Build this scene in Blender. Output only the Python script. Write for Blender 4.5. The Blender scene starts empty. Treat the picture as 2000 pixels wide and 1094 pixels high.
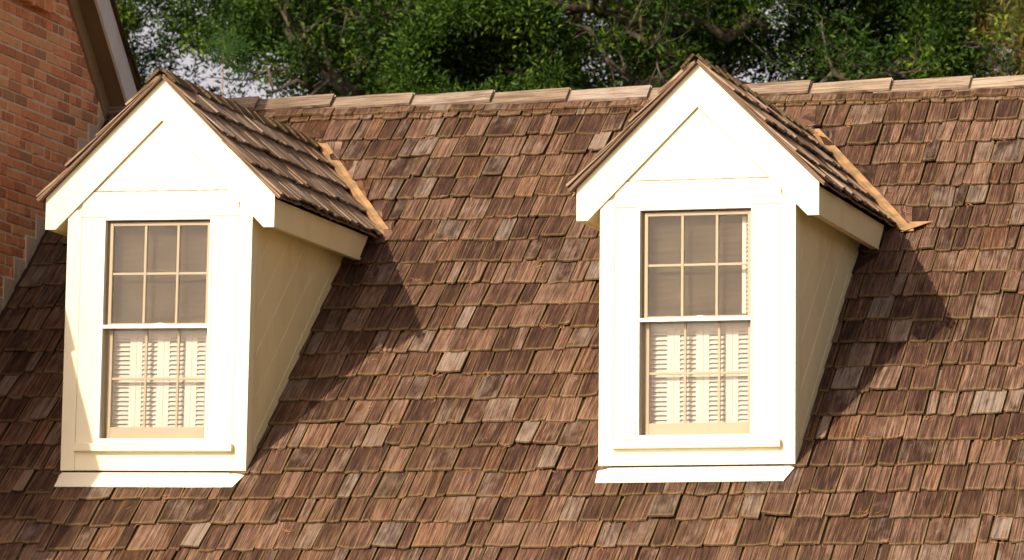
import bpy, bmesh, math, random
import numpy as np
from mathutils import Vector, Matrix

# ------------------------------------------------------------------ camera, light, exposure
sc = bpy.context.scene
COL = sc.collection
F_PX, CAM, YAW, PITCH, ROLL = 9397.9, (10.6447, -30.0845, -2.2278), 0.26628, 0.11119, 0.01124
cy, sy = math.cos(YAW), math.sin(YAW)
FWD = Vector((-sy*math.cos(PITCH), cy*math.cos(PITCH), math.sin(PITCH)))
RGT = Vector((cy, sy, 0)); UPV = RGT.cross(FWD)
R2 = RGT*math.cos(ROLL) + UPV*math.sin(ROLL); U2 = -RGT*math.sin(ROLL) + UPV*math.cos(ROLL)
cam_d = bpy.data.cameras.new('camera'); cam = bpy.data.objects.new('camera', cam_d); COL.objects.link(cam)
cam.matrix_world = Matrix.Translation(CAM) @ Matrix((R2, U2, -FWD)).transposed().to_4x4()
cam_d.sensor_width = 36; cam_d.lens = F_PX/2000*36; cam_d.dof.use_dof = True; cam_d.dof.focus_distance = 33.0; cam_d.dof.aperture_fstop = 4.5; cam_d.clip_start = 0.5; cam_d.clip_end = 2000
sc.camera = cam

SUN_DIR = Vector((0.362, 0.792, -0.492)).normalized()       # the way the light travels
elev = math.asin(-SUN_DIR.z); az = math.atan2(-SUN_DIR.x, -SUN_DIR.y)
w = bpy.data.worlds.new('World'); sc.world = w; w.use_nodes = True
nt = w.node_tree; nt.nodes.clear()
sky = nt.nodes.new('ShaderNodeTexSky'); sky.sky_type = 'NISHITA'; sky.sun_disc = False
sky.sun_elevation = elev; sky.sun_rotation = az % (2*math.pi); sky.air_density = 0.8; sky.dust_density = 5.0; sky.ozone_density = 0.6
de = nt.nodes.new('ShaderNodeHueSaturation'); de.inputs['Saturation'].default_value = 0.45; de.inputs['Value'].default_value = 1.15
hs = nt.nodes.new('ShaderNodeMixRGB'); hs.blend_type = 'MULTIPLY'; hs.inputs[0].default_value = 1; hs.inputs[2].default_value = (1.16, 1.04, 0.98, 1)
bg = nt.nodes.new('ShaderNodeBackground'); bg.inputs['Strength'].default_value = 0.09
ow = nt.nodes.new('ShaderNodeOutputWorld')
nt.links.new(sky.outputs[0], de.inputs['Color']); nt.links.new(de.outputs[0], hs.inputs[1]); tc = nt.nodes.new('ShaderNodeTexCoord'); sz = nt.nodes.new('ShaderNodeSeparateXYZ'); nt.links.new(tc.outputs['Generated'], sz.inputs[0])
hz = nt.nodes.new('ShaderNodeMapRange'); hz.inputs['From Min'].default_value = 0.10; hz.inputs['From Max'].default_value = 0.32; hz.inputs['To Min'].default_value = 1.0; hz.inputs['To Max'].default_value = 0.0
nt.links.new(sz.outputs['Z'], hz.inputs['Value'])               # thin bright haze low in the sky
bz = nt.nodes.new('ShaderNodeMixRGB'); bz.blend_type = 'MULTIPLY'; bz.inputs[2].default_value = (2.1, 1.95, 1.95, 1)
nt.links.new(hz.outputs[0], bz.inputs[0]); nt.links.new(hs.outputs[0], bz.inputs[1]); nt.links.new(bz.outputs[0], bg.inputs[0]); nt.links.new(bg.outputs[0], ow.inputs[0])
sd = bpy.data.lights.new('sun', 'SUN'); sd.energy = 5.0; sd.angle = math.radians(0.5); sd.color = (1.0, 0.87, 0.68)
sun = bpy.data.objects.new('sun', sd); COL.objects.link(sun); sun.rotation_euler = SUN_DIR.to_track_quat('-Z', 'Y').to_euler()
sc.view_settings.view_transform = 'Standard'; sc.view_settings.look = 'None'; sc.view_settings.exposure = 0.22; sc.view_settings.gamma = 1

rng = np.random.default_rng(11); random.seed(5)

# ------------------------------------------------------------------ scene constants (metres)
T = 0.814; Z0 = -0.021; CS = 1/math.sqrt(1+T*T); SN = T*CS     # main roof pitch
RIDGE_Y = 3.735; XB = -1.74; ROOF_R = 8.6; EAVE_S = -1.5; GROUND = -3.85
def roof_z(y): return T*y + Z0
def pix(x, y, depth_y):                                         # a point seen at a photo pixel, on the plane y = depth_y
    d = FWD + R2*((x-1000)/F_PX) - U2*((y-547)/F_PX); t = (depth_y-CAM[1])/d.y
    return Vector(CAM) + d*t

# ------------------------------------------------------------------ node helpers
class N:
    def __init__(s, name):
        s.m = bpy.data.materials.new(name); s.m.use_nodes = True; s.t = s.m.node_tree
        s.b = s.t.nodes['Principled BSDF']; s.out = s.t.nodes['Material Output']
    def n(s, typ, **k):
        o = s.t.nodes.new(typ)
        for a, v in k.items(): setattr(o, a, v)
        return o
    def l(s, a, b): s.t.links.new(a, b)
    def put(s, sock, v):
        if isinstance(v, bpy.types.NodeSocket): s.l(v, sock)
        elif isinstance(v, (tuple, list)) and len(v) == 3 and sock.type == 'RGBA': sock.default_value = (*v, 1)
        else: sock.default_value = v
    def math(s, op, a, b=0.0, c=0.0, clamp=False):
        o = s.n('ShaderNodeMath', operation=op, use_clamp=clamp); s.put(o.inputs[0], a); s.put(o.inputs[1], b); s.put(o.inputs[2], c); return o.outputs[0]
    def mix(s, f, a, b, mode='MIX'):
        o = s.n('ShaderNodeMixRGB', blend_type=mode); s.put(o.inputs[0], f); s.put(o.inputs[1], a); s.put(o.inputs[2], b); return o.outputs[0]
    def ramp(s, f, stops):
        o = s.n('ShaderNodeValToRGB'); s.put(o.inputs[0], f); e = o.color_ramp.elements
        while len(e) < len(stops): e.new(0.5)
        for i, (p, c) in enumerate(stops): e[i].position = p; e[i].color = (*c, 1) if len(c) == 3 else c
        return o.outputs[0]
    def noise(s, vec, scale, detail=3, rough=0.55, dist=0.0):
        o = s.n('ShaderNodeTexNoise'); s.l(vec, o.inputs['Vector']); o.inputs['Scale'].default_value = scale
        o.inputs['Detail'].default_value = detail; o.inputs['Roughness'].default_value = rough; o.inputs['Distortion'].default_value = dist; return o.outputs['Fac']
    def mapped(s, vec, scale, loc=(0, 0, 0)):
        o = s.n('ShaderNodeMapping'); s.l(vec, o.inputs[0]); o.inputs['Scale'].default_value = scale; o.inputs['Location'].default_value = loc; return o.outputs[0]
    def bump(s, h, strength=0.5, dist=0.01):
        o = s.n('ShaderNodeBump'); s.put(o.inputs['Height'], h); o.inputs['Strength'].default_value = strength; o.inputs['Distance'].default_value = dist
        s.l(o.outputs[0], s.b.inputs['Normal']); return o
    def obj(s): return s.n('ShaderNodeTexCoord').outputs['Object']
    def uv(s, name): return s.n('ShaderNodeUVMap', uv_map=name).outputs[0]
    def sep(s, v):
        o = s.n('ShaderNodeSeparateXYZ'); s.l(v, o.inputs[0]); return o.outputs
    def attr(s, name): return s.n('ShaderNodeAttribute', attribute_name=name)

def wood_mat(name, dark, mid, light, grey, edge, rough=0.85, spec=0.25, edge_amt=0.6, grain=1.0):
    """weathered cedar: uv 'grain' in metres (x across, y along the grain), uv 'unit' 0..1 on the exposed face, colour 'tint' per piece"""
    k = N(name); g = k.uv('grain'); u = k.sep(k.uv('unit')); tn = k.attr('tint'); ts = k.n('ShaderNodeSeparateColor'); k.l(tn.outputs['Color'], ts.inputs[0])
    fine = k.noise(k.mapped(g, (210, 4.5, 1)), 1.0, 3, 0.75)
    mid_n = k.noise(k.mapped(g, (48, 1.6, 1)), 1.0, 3, 0.65, 0.3)
    blot = k.noise(k.mapped(g, (13, 5, 1)), 1.0, 3, 0.6)
    f = k.math('ADD', k.math('MULTIPLY', fine, 0.60), k.math('MULTIPLY', mid_n, 0.40))
    f = k.math('ADD', 0.5, k.math('MULTIPLY', k.math('SUBTRACT', f, 0.5), k.math('ADD', 0.45, k.math('MULTIPLY', ts.outputs[2], 0.9))))
    f = k.math('ADD', f, k.math('MULTIPLY', k.math('SUBTRACT', ts.outputs[0], 0.5), 0.15))
    wide = k.noise(k.obj(), 0.9, 4, 0.6); blo = k.math('MULTIPLY', k.math('SUBTRACT', blot, 0.5), 0.14); f = k.math('ADD', f, blo)
    base = k.ramp(f, [(0.37, dark), (0.49, mid), (0.64, light)])
    base = k.mix(k.math('MULTIPLY', k.ramp(k.math('ADD', k.math('MULTIPLY', blot, 0.7), k.math('MULTIPLY', ts.outputs[1], 0.55)), [(0.62, (0, 0, 0)), (0.92, (1, 1, 1))]), 0.85), base, k.mix(k.math('MULTIPLY', fine, 0.9), k.mix(0.5, grey, dark), grey))
    # rusty warm pieces
    base = k.mix(k.math('MULTIPLY', k.ramp(ts.outputs[2], [(0.80, (0, 0, 0)), (1.0, (1, 1, 1))]), 0.28), base, k.mix(fine, (0.10, 0.035, 0.012), (0.34, 0.15, 0.05)))
    base = k.mix(k.math('MULTIPLY', k.ramp(wide, [(0.52, (0, 0, 0)), (0.76, (1, 1, 1))]), 0.32), base, k.mix(fine, (0.045, 0.026, 0.010), (0.25, 0.155, 0.060)))
    # thin checks and cracks
    cr = k.noise(k.mapped(g, (75, 0.9, 1), (7, 3, 0)), 1.0, 2, 0.5)
    crack = k.ramp(k.math('ABSOLUTE', k.math('SUBTRACT', cr, 0.5)), [(0.0, (1, 1, 1)), (0.042, (0, 0, 0))])
    base = k.mix(k.math('MULTIPLY', crack, 0.7), base, (0.025, 0.013, 0.009))
    # worn, mossy tan rim of each piece
    ex = k.math('MINIMUM', u[0], k.math('SUBTRACT', 1.0, u[0])); wob = k.math('MULTIPLY', k.math('SUBTRACT', blot, 0.5), 0.10)
    e1 = k.ramp(k.math('ADD', ex, wob), [(0.0, (1, 1, 1)), (0.075, (0, 0, 0))]); e2 = k.ramp(k.math('ADD', u[1], wob), [(0.0, (1, 1, 1)), (0.10, (0, 0, 0))])
    e = k.math('MULTIPLY', k.math('MAXIMUM', e1, e2), edge_amt)
    base = k.mix(k.math('MULTIPLY', e, k.math('ADD', 0.35, k.math('MULTIPLY', blot, 0.8))), base, edge)
    k.l(base, k.b.inputs['Base Color']); k.b.inputs['Roughness'].default_value = rough; k.b.inputs['Specular IOR Level'].default_value = spec
    k.bump(k.math('SUBTRACT', k.math('ADD', fine, k.math('MULTIPLY', mid_n, 1.0)), crack), 0.85*grain, 0.006)
    return k.m

M = {}
M['shake'] = wood_mat('cedar_shake', (0.020, 0.009, 0.005), (0.091, 0.042, 0.026), (0.265, 0.160, 0.107), (0.36, 0.285, 0.23), (0.30, 0.20, 0.085))
M['shake_dormer'] = wood_mat('cedar_shake_dormer', (0.10, 0.055, 0.033), (0.26, 0.165, 0.115), (0.46, 0.33, 0.24), (0.42, 0.34, 0.28), (0.22, 0.15, 0.07), edge_amt=0.35)
M['cap_light'] = wood_mat('ridge_cap_cedar', (0.13, 0.085, 0.055), (0.28, 0.205, 0.145), (0.47, 0.37, 0.28), (0.48, 0.40, 0.33), (0.30, 0.19, 0.10), edge_amt=0.4, grain=0.6)
M['cap_dark'] = wood_mat('mossy_cap_cedar', (0.035, 0.020, 0.010), (0.10, 0.062, 0.030), (0.20, 0.13, 0.065), (0.22, 0.17, 0.11), (0.13, 0.10, 0.035), edge_amt=.2)

def paint(name, col, rough=0.55, dirt=0.12, dirtcol=(0.35, 0.27, 0.16), bump=0.15, spec=0.3):
    k = N(name); o = k.obj()
    a = k.noise(k.mapped(o, (3, 3, 1.2)), 1.0, 5, 0.6); b = k.noise(k.mapped(o, (40, 40, 6)), 1.0, 4, 0.6)
    c = k.mix(k.math('MULTIPLY', k.ramp(a, [(0.45, (0, 0, 0)), (0.75, (1, 1, 1))]), dirt), col, dirtcol)
    c = k.mix(k.math('MULTIPLY', k.ramp(b, [(0.55, (0, 0, 0)), (0.8, (1, 1, 1))]), dirt*0.7), c, dirtcol)
    k.l(c, k.b.inputs['Base Color']); k.b.inputs['Roughness'].default_value = rough; k.b.inputs['Specular IOR Level'].default_value = spec
    k.bump(k.math('ADD', b, a), bump, 0.004); return k.m
M['cream'] = paint('cream_paint', (0.81, 0.745, 0.54))
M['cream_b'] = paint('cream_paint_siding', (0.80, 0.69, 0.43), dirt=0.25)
M['sash'] = paint('shaded_sash_paint', (0.47, 0.385, 0.27), dirt=0.3)  # beige darkened to carry the storm screen's shade on the recessed sashes
M['metal_white'] = paint('white_storm_metal', (0.78, 0.76, 0.72), 0.35, 0.1)
M['jamb'] = paint('jamb_paint', (0.45, 0.36, 0.24), dirt=0.4)
M['caulk'] = paint('old_caulk', (0.26, 0.17, 0.08), 0.8, 0.5, (0.25, 0.15, 0.07))
M['shutter'] = paint('shutter_white', (0.68, 0.67, 0.66), 0.5, 0.05)
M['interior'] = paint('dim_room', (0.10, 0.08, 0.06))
M['soffit_brown'] = paint('dark_soffit', (0.21, 0.13, 0.065), 0.6, 0.3, (0.09, 0.055, 0.03))  # soffit colour, a darker brown than the frieze board
M['tanpaint'] = paint('taupe_paint', (0.30, 0.20, 0.11), 0.6, 0.3, (0.14, 0.09, 0.05))
M['fascia'] = paint('pale_rake_paint', (0.66, 0.62, 0.60), 0.6, 0.35, (0.40, 0.30, 0.22))
M['stepflash'] = paint('dull_painted_metal', (0.74, 0.61, 0.44), 0.5, 0.5, (0.55, 0.42, 0.28))
M['under'] = paint('roof_underlay', (0.055, 0.030, 0.020), 0.95, 0.3, (0.02, 0.012, 0.01))
M['apron'] = paint('cream_painted_metal', (0.82, 0.76, 0.60), 0.45, 0.15)

k = N('copper'); o = k.obj(); a = k.noise(k.mapped(o, (9, 9, 9)), 1, 4, 0.6); b = k.noise(k.mapped(o, (30, 30, 30)), 1, 3)
c = k.ramp(a, [(0.36, (0.30, 0.22, 0.11)), (0.46, (0.44, 0.26, 0.12)), (0.6, (0.60, 0.32, 0.15)), (0.75, (0.72, 0.44, 0.25))])
k.l(c, k.b.inputs['Base Color']); k.b.inputs['Metallic'].default_value = 0.35; k.put(k.b.inputs['Roughness'], k.math('ADD', 0.35, k.math('MULTIPLY', b, 0.3))); k.bump(a, 0.4, 0.02); M['copper'] = k.m

k = N('woven_shade'); o = k.obj()
a = k.noise(k.mapped(o, (13, 1, 95)), 1, 5, 0.8, 1.4); b = k.noise(k.mapped(o, (150, 1, 150)), 1, 2); c3 = k.noise(k.mapped(o, (3, 3, 5)), 1, 3)
f = k.math('ADD', k.math('MULTIPLY', a, 0.75), k.math('MULTIPLY', b, 0.25)); f = k.math('ADD', f, k.math('MULTIPLY', k.math('SUBTRACT', c3, 0.5), 0.35))
k.l(k.ramp(f, [(0.33, (0.030, 0.024, 0.017)), (0.52, (0.083, 0.068, 0.049)), (0.66, (0.17, 0.145, 0.108)), (0.76, (0.34, 0.30, 0.24))]), k.b.inputs['Base Color']); k.b.inputs['Roughness'].default_value = 0.9; k.b.inputs['Specular IOR Level'].default_value = 0.0; k.bump(a, 0.5, 0.004); M['shade'] = k.m

k = N('window_glass'); t = k.n('ShaderNodeBsdfTransparent'); t.inputs[0].default_value = (0.96, 0.95, 0.92, 1); g = k.n('ShaderNodeBsdfGlossy'); g.inputs['Roughness'].default_value = 0.03
fr = k.n('ShaderNodeFresnel'); fr.inputs[0].default_value = 1.28; mx = k.n('ShaderNodeMixShader'); k.l(fr.outputs[0], mx.inputs[0]); k.l(t.outputs[0], mx.inputs[1]); k.l(g.outputs[0], mx.inputs[2])
k.l(mx.outputs[0], k.out.inputs[0]); M['glass'] = k.m

k = N('insect_screen'); o = k.obj(); t = k.n('ShaderNodeBsdfTransparent'); d = k.n('ShaderNodeBsdfDiffuse'); d.inputs[0].default_value = (0.22, 0.185, 0.135, 1)
a = k.noise(k.mapped(o, (30, 1, 220)), 1, 3, 0.6); mx = k.n('ShaderNodeMixShader'); k.l(k.math('MULTIPLY', k.math('ADD', a, 0.5), 0.14), mx.inputs[0]); k.l(t.outputs[0], mx.inputs[1]); k.l(d.outputs[0], mx.inputs[2])
k.l(mx.outputs[0], k.out.inputs[0]); M['screen'] = k.m

k = N('brick'); tn = k.attr('tint'); ts = k.n('ShaderNodeSeparateColor'); k.l(tn.outputs['Color'], ts.inputs[0]); o = k.obj()
n1 = k.noise(o, 18, 5, 0.65); n2 = k.noise(o, 90, 4, 0.6); n3 = k.noise(k.mapped(o, (1, 8, 26)), 1, 3)
f = k.math('ADD', k.math('MULTIPLY', n1, 0.5), k.math('MULTIPLY', ts.outputs[0], 0.5))
c = k.ramp(f, [(0.20, (0.46, 0.15, 0.07)), (0.40, (0.76, 0.28, 0.115)), (0.58, (0.84, 0.35, 0.155)), (0.72, (0.80, 0.40, 0.17)), (0.88, (0.55, 0.30, 0.14))])
c = k.mix(k.math('MULTIPLY', k.ramp(ts.outputs[1], [(0.80, (0, 0, 0)), (0.95, (1, 1, 1))]), 0.6), c, (0.20, 0.115, 0.06))
c = k.mix(k.math('MULTIPLY', k.ramp(n2, [(0.5, (0, 0, 0)), (0.75, (1, 1, 1))]), 0.35), c, (0.62, 0.36, 0.22))
c = k.mix(k.math('MULTIPLY', k.ramp(n3, [(0.56, (0, 0, 0)), (0.72, (1, 1, 1))]), 0.25), c, (0.28, 0.12, 0.06))
k.l(c, k.b.inputs['Base Color']); k.b.inputs['Roughness'].default_value = 0.9; k.bump(k.math('ADD', n2, n1), 0.5, 0.006); M['brick'] = k.m
k = N('mortar'); o = k.obj(); n1 = k.noise(o, 60, 4, 0.6)
k.l(k.ramp(n1, [(0.3, (0.62, 0.45, 0.28)), (0.7, (0.86, 0.68, 0.48))]), k.b.inputs['Base Color']); k.b.inputs['Roughness'].default_value = 0.95; k.bump(n1, 0.6, 0.006); M['mortar'] = k.m

def leaf_mat(name, cols, transl=0.35):
    k = N(name); tn = k.attr('tint'); ts = k.n('ShaderNodeSeparateColor'); k.l(tn.outputs['Color'], ts.inputs[0])
    c = k.ramp(ts.outputs[0], cols); k.l(c, k.b.inputs['Base Color']); k.b.inputs['Roughness'].default_value = 0.6; k.b.inputs['Specular IOR Level'].default_value = 0.15
    tr = k.n('ShaderNodeBsdfTranslucent'); k.l(k.mix(1.0, c, (1.0, 1.15, 0.45), 'MULTIPLY'), tr.inputs[0])
    mx = k.n('ShaderNodeMixShader'); mx.inputs[0].default_value = transl; k.l(k.b.outputs[0], mx.inputs[1]); k.l(tr.outputs[0], mx.inputs[2]); k.l(mx.outputs[0], k.out.inputs[0]); return k.m
M['leaf'] = leaf_mat('oak_leaf', [(0.0, (0.007, 0.017, 0.002)), (0.45, (0.019, 0.048, 0.005)), (0.75, (0.055, 0.110, 0.010)), (1.0, (0.15, 0.21, 0.018))], .22)
M['leaf2'] = leaf_mat('bush_leaf', [(0.0, (0.010, 0.024, 0.003)), (0.5, (0.026, 0.062, 0.006)), (1.0, (0.075, 0.135, 0.012))], .22)
M['needle'] = leaf_mat('green_needle', [(0.0, (0.02, 0.05, 0.015)), (0.5, (0.04, 0.10, 0.025)), (1.0, (0.09, 0.16, 0.04))])
M['needle_y'] = leaf_mat('yellow_pine_needle', [(0.0, (0.06, 0.09, 0.02)), (0.4, (0.16, 0.18, 0.045)), (0.8, (0.32, 0.27, 0.08)), (1.0, (0.45, 0.22, 0.08))])  # yellow to orange colour of the needles themselves
def bark_mat(name, a_, b_):
    k = N(name); o = k.obj(); n1 = k.noise(k.mapped(o, (9, 9, 3)), 1, 6, 0.7); n2 = k.noise(o, 3.0, 3)
    k.l(k.mix(n2, k.ramp(n1, [(0.35, a_), (0.65, b_)]), k.ramp(n1, [(0.4, a_), (0.7, (b_[0]*1.4, b_[1]*1.5, b_[2]*1.5))])), k.b.inputs['Base Color']); k.b.inputs['Roughness'].default_value = 0.95; k.bump(n1, 1.0, 0.03); return k.m
M['bark'] = bark_mat('grey_bark', (0.018, 0.013, 0.009), (0.085, 0.063, 0.043)); M['bark_pine'] = bark_mat('red_pine_bark', (0.10, 0.045, 0.025), (0.38, 0.19, 0.11))
k = N('ground_grass'); o = k.obj(); n1 = k.noise(o, 0.8, 6, 0.7); k.l(k.ramp(n1, [(0.35, (0.05, 0.08, 0.02)), (0.65, (0.12, 0.11, 0.045))]), k.b.inputs['Base Color']); k.b.inputs['Roughness'].default_value = 1; M['ground'] = k.m
k = N('dry_needles'); tn = k.attr('tint'); k.l(k.mix(k.n('ShaderNodeSeparateColor').outputs[0], (0.36, 0.17, 0.07), (0.36, 0.17, 0.07)), k.b.inputs['Base Color']); k.b.inputs['Roughness'].default_value = 0.7; M['dry'] = k.m

# ------------------------------------------------------------------ mesh helpers
class MB:
    """collects faces of one mesh; optional per-vertex tint and two uv sets"""
    def __init__(s): s.v = []; s.f = []; s.t = []; s.g = []; s.u = []
    def add(s, vs, fs, tint=(0.5, 0.5, 0.5), grain=None, unit=None):
        b = len(s.v); s.v += [tuple(p) for p in vs]; s.f += [tuple(b+i for i in f) for f in fs]; n = len(vs)
        s.t += [tint]*n; s.g += grain if grain else [(0, 0)]*n; s.u += unit if unit else [(0.5, 0.5)]*n
    def hexa(s, p, **k):                                       # eight corners: bottom ring 0-3, top ring 4-7
        s.add(p, [(0, 3, 2, 1), (4, 5, 6, 7), (0, 1, 5, 4), (1, 2, 6, 5), (2, 3, 7, 6), (3, 0, 4, 7)], **k)
    def box(s, x0, x1, y0, y1, z0, z1, **k):
        s.hexa([(x0, y0, z0), (x1, y0, z0), (x1, y1, z0), (x0, y1, z0), (x0, y0, z1), (x1, y0, z1), (x1, y1, z1), (x0, y1, z1)], **k)
    def prism(s, poly, d, **k):                                 # polygon (list of 3d points) pushed along vector d
        n = len(poly); d = Vector(d); a = [Vector(p) for p in poly]; b = [p+d for p in a]
        s.add(a+b, [tuple(range(n))[::-1], tuple(range(n, 2*n))]+[(i, (i+1) % n, n+(i+1) % n, n+i) for i in range(n)], **k)
    def tube(s, pts, rad, n=8, **k):
        pts = [Vector(p) for p in pts]; vs = []; fs = []
        for i, p in enumerate(pts):
            d = (pts[min(i+1, len(pts)-1)]-pts[max(i-1, 0)]).normalized(); a = d.orthogonal().normalized() if i == 0 else (a - d*a.dot(d)).normalized(); b = d.cross(a)
            for j in range(n):
                th = 2*math.pi*j/n; vs.append(p+(a*math.cos(th)+b*math.sin(th))*rad[i])
        for i in range(len(pts)-1):
            for j in range(n): fs.append((i*n+j, i*n+(j+1) % n, (i+1)*n+(j+1) % n, (i+1)*n+j))
        fs.append(tuple(range(n))[::-1]); fs.append(tuple((len(pts)-1)*n+j for j in range(n))); s.add(vs, fs, **k)
    def build(s, name, mat, parent=None, bevel=0, smooth=False, fix=True):
        me = bpy.data.meshes.new(name); me.from_pydata(s.v, [], s.f); me.materials.append(mat)
        ca = me.color_attributes.new('tint', 'FLOAT_COLOR', 'POINT'); ca.data.foreach_set('color', np.array([(*t, 1) for t in s.t], dtype=np.float32).ravel())
        if any(g != (0, 0) for g in s.g[:60]):
            idx = np.empty(len(me.loops), dtype=np.int32); me.loops.foreach_get('vertex_index', idx)
            for nm, src in (('grain', s.g), ('unit', s.u)):
                uv = me.uv_layers.new(name=nm); uv.data.foreach_set('uv', np.array(src, dtype=np.float32)[idx].ravel())
        if fix:
            bm = bmesh.new(); bm.from_mesh(me); bmesh.ops.recalc_face_normals(bm, faces=bm.faces); bm.to_mesh(me); bm.free()
        if smooth: me.polygons.foreach_set('use_smooth', [True]*len(me.polygons))
        o = bpy.data.objects.new(name, me); COL.objects.link(o)
        if parent: o.parent = parent
        if bevel:
            m = o.modifiers.new('bevel', 'BEVEL'); m.width = bevel; m.segments = 2; m.limit_method = 'ANGLE'
        return o
def thing(name, label, cat, loc=(0, 0, 0), group=None):
    o = bpy.data.objects.new(name, None); COL.objects.link(o); o.location = loc; o['label'] = label; o['category'] = cat
    if group: o['group'] = group
    return o

# one wooden shake, laid in the frame O + U*u + V*v + W*h
def shake(mb, O, U, V, W, u0, u1, v0, L, ex, butt, slope, tint, curl=0.0, lift=0.0, skew=0.0, clampf=None, rag=0.003, tilt=0.0, nu=4, vmax=1e9):
    cl = False; ks = [i/nu for i in range(nu+1)]; js = [0.0, 0.35, 1.0, L/ex]; vs = []; gr = []; un = []; go = (rng.random()*50, rng.random()*50)
    j0 = rng.normal(0, rag, nu+1); j0[0] += abs(rng.normal(0, rag)); j0[-1] += abs(rng.normal(0, rag))
    for jj, j in enumerate(js):
        for i, a in enumerate(ks):
            u = u0+(u1-u0)*a + skew*j*0.5; v = min(v0 + ex*j + (j0[i] + tilt*(a-.5))*(1-min(j, 1)), vmax-.0005*(3-jj))
            if clampf:
                u2 = clampf(u, v); cl = cl or abs(u2-u) > .004; u = u2
            h = butt - slope*ex*j + curl*((2*a-1)**2)*max(0, 1-j) + lift*max(0, 1-j*0.8)
            vs.append(O+U*u+V*v+W*max(h, 0.0)); gr.append((go[0]+(u1-u0)*a, go[1]+ex*j)); un.append((a, j))
    nt_ = len(vs); th = 0.36*butt; c = nu+1
    for i, a in enumerate(ks):                                  # lower lip of the butt
        u = u0+(u1-u0)*a; v = v0+j0[i]+tilt*(a-.5)+0.001
        if clampf:
            u2 = clampf(u, v); cl = cl or abs(u2-u) > .004; u = u2
        vs.append(O+U*u+V*v+W*(butt-th+curl*((2*a-1)**2)+lift)); gr.append((go[0]+(u1-u0)*a, go[1]-0.01)); un.append((a, -0.02))
    fs = []
    for j in range(len(js)-1):
        for i in range(nu): fs.append((j*c+i, j*c+i+1, (j+1)*c+i+1, (j+1)*c+i))
    for i in range(nu): fs.append((nt_+i, nt_+i+1, i+1, i))
    top = (len(js)-1)*c
    fs += [(nt_, 0, c, 2*c, top), (nt_+nu, top+nu, 2*c+nu, c+nu, nu), tuple(nt_+i for i in range(nu, -1, -1))+(top, top+nu)]
    if cl: un = [(.5, .6)]*len(vs)
    mb.add(vs, fs, tint=tint, grain=gr, unit=un)

def rnd_tint(greyb=0.0): return (float(rng.random()), float(min(1, max(0, rng.beta(1.3, 3.0)+greyb))), float(rng.random()))

def field(mb, O, U, V, W, courses, ex, ulo, uhi, wmean=0.155, butt=0.030, keep=None, clampf=None, row_off=None, gap=(0.003, 0.010), calm=None, liftp=0.05, greyb=0.0, lscale=1.0, vmax=1e9):
    slope = butt*0.5/ex
    for v0 in courses:
        u = ulo(v0) - rng.random()*wmean; hi = uhi(v0)
        while u < hi:
            wd = float(np.clip(rng.normal(wmean*1.08, wmean*0.30) if rng.random() < .72 else rng.uniform(.05, wmean*.8), 0.05, 0.29)); a, b = max(u, ulo(v0)), min(u+wd, hi)
            if b-a > 0.03 and (keep is None or keep((a+b)/2, v0, a, b)):
                ro = row_off((a+b)/2, v0) if row_off else 0
                r = rng.random(); lift = 0.0; dv = rng.normal(0, 0.0065)
                if r < liftp: lift = rng.uniform(0.004, 0.014)*lscale; dv = rng.uniform(0.008, 0.026)
                if calm and calm((a+b)/2, v0): lift = 0; dv = min(dv, 0)-.004
                t = rnd_tint(greyb + (0.45 if lift > 0 and rng.random() < .6 else 0))
                shake(mb, O, U, V, W, a, b, v0+ro+dv, ex*2.0-dv, ex, butt*rng.uniform(0.88, 1.12), slope, t, curl=rng.normal(0.0015, 0.0035), lift=lift,
                      skew=rng.normal(0, 0.009), clampf=clampf, tilt=rng.normal(0, 0.009), vmax=vmax)
            u += wd + rng.uniform(*gap)

# ------------------------------------------------------------------ ground
g = MB(); g.add([(-300, -300, GROUND), (300, -300, GROUND), (300, 400, GROUND), (-300, 400, GROUND)], [(0, 1, 2, 3)])
go = g.build('ground', M['ground'], fix=False); go['kind'] = 'structure'

# ------------------------------------------------------------------ the shingled house
house = thing('shingled_house', 'house with a steep brown cedar shake roof and two cream gabled dormers', 'house', (0, 0, GROUND))
def P(o): o.parent = house; o.location = Vector(o.location)-Vector((0, 0, GROUND)); return o
O0 = Vector((0, 0, Z0)); U0 = Vector((1, 0, 0)); V0 = Vector((0, CS, SN)); W0 = Vector((0, -SN, CS))
S_R = (RIDGE_Y)/CS                                              # slope length at the ridge
eave_y = EAVE_S*CS
b = MB(); XL = XB+0.005
pr = [(XL, eave_y+.03, roof_z(eave_y+.03)-0.12), (XL, eave_y, roof_z(eave_y)), (XL, RIDGE_Y, roof_z(RIDGE_Y)), (XL, 2*RIDGE_Y-eave_y, roof_z(eave_y)), (XL, 2*RIDGE_Y-eave_y-.03, roof_z(eave_y)-0.12), (XL, RIDGE_Y, roof_z(RIDGE_Y)-0.12)]
b.prism(pr, (ROOF_R-XL, 0, 0))
roof = P(b.build('roof', M['under']))
hb = MB(); hb.box(XL, ROOF_R-.3, eave_y+.35, 2*RIDGE_Y-eave_y-.35, GROUND, roof_z(eave_y)+0.1)
hb.prism([(ROOF_R-.31, eave_y+.35, roof_z(eave_y)+.1), (ROOF_R-.31, RIDGE_Y, roof_z(RIDGE_Y)-.14), (ROOF_R-.31, 2*RIDGE_Y-eave_y-.35, roof_z(eave_y)+.1)], (.01, 0, 0))
P(hb.build('wall', M['cream_b']))

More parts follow.
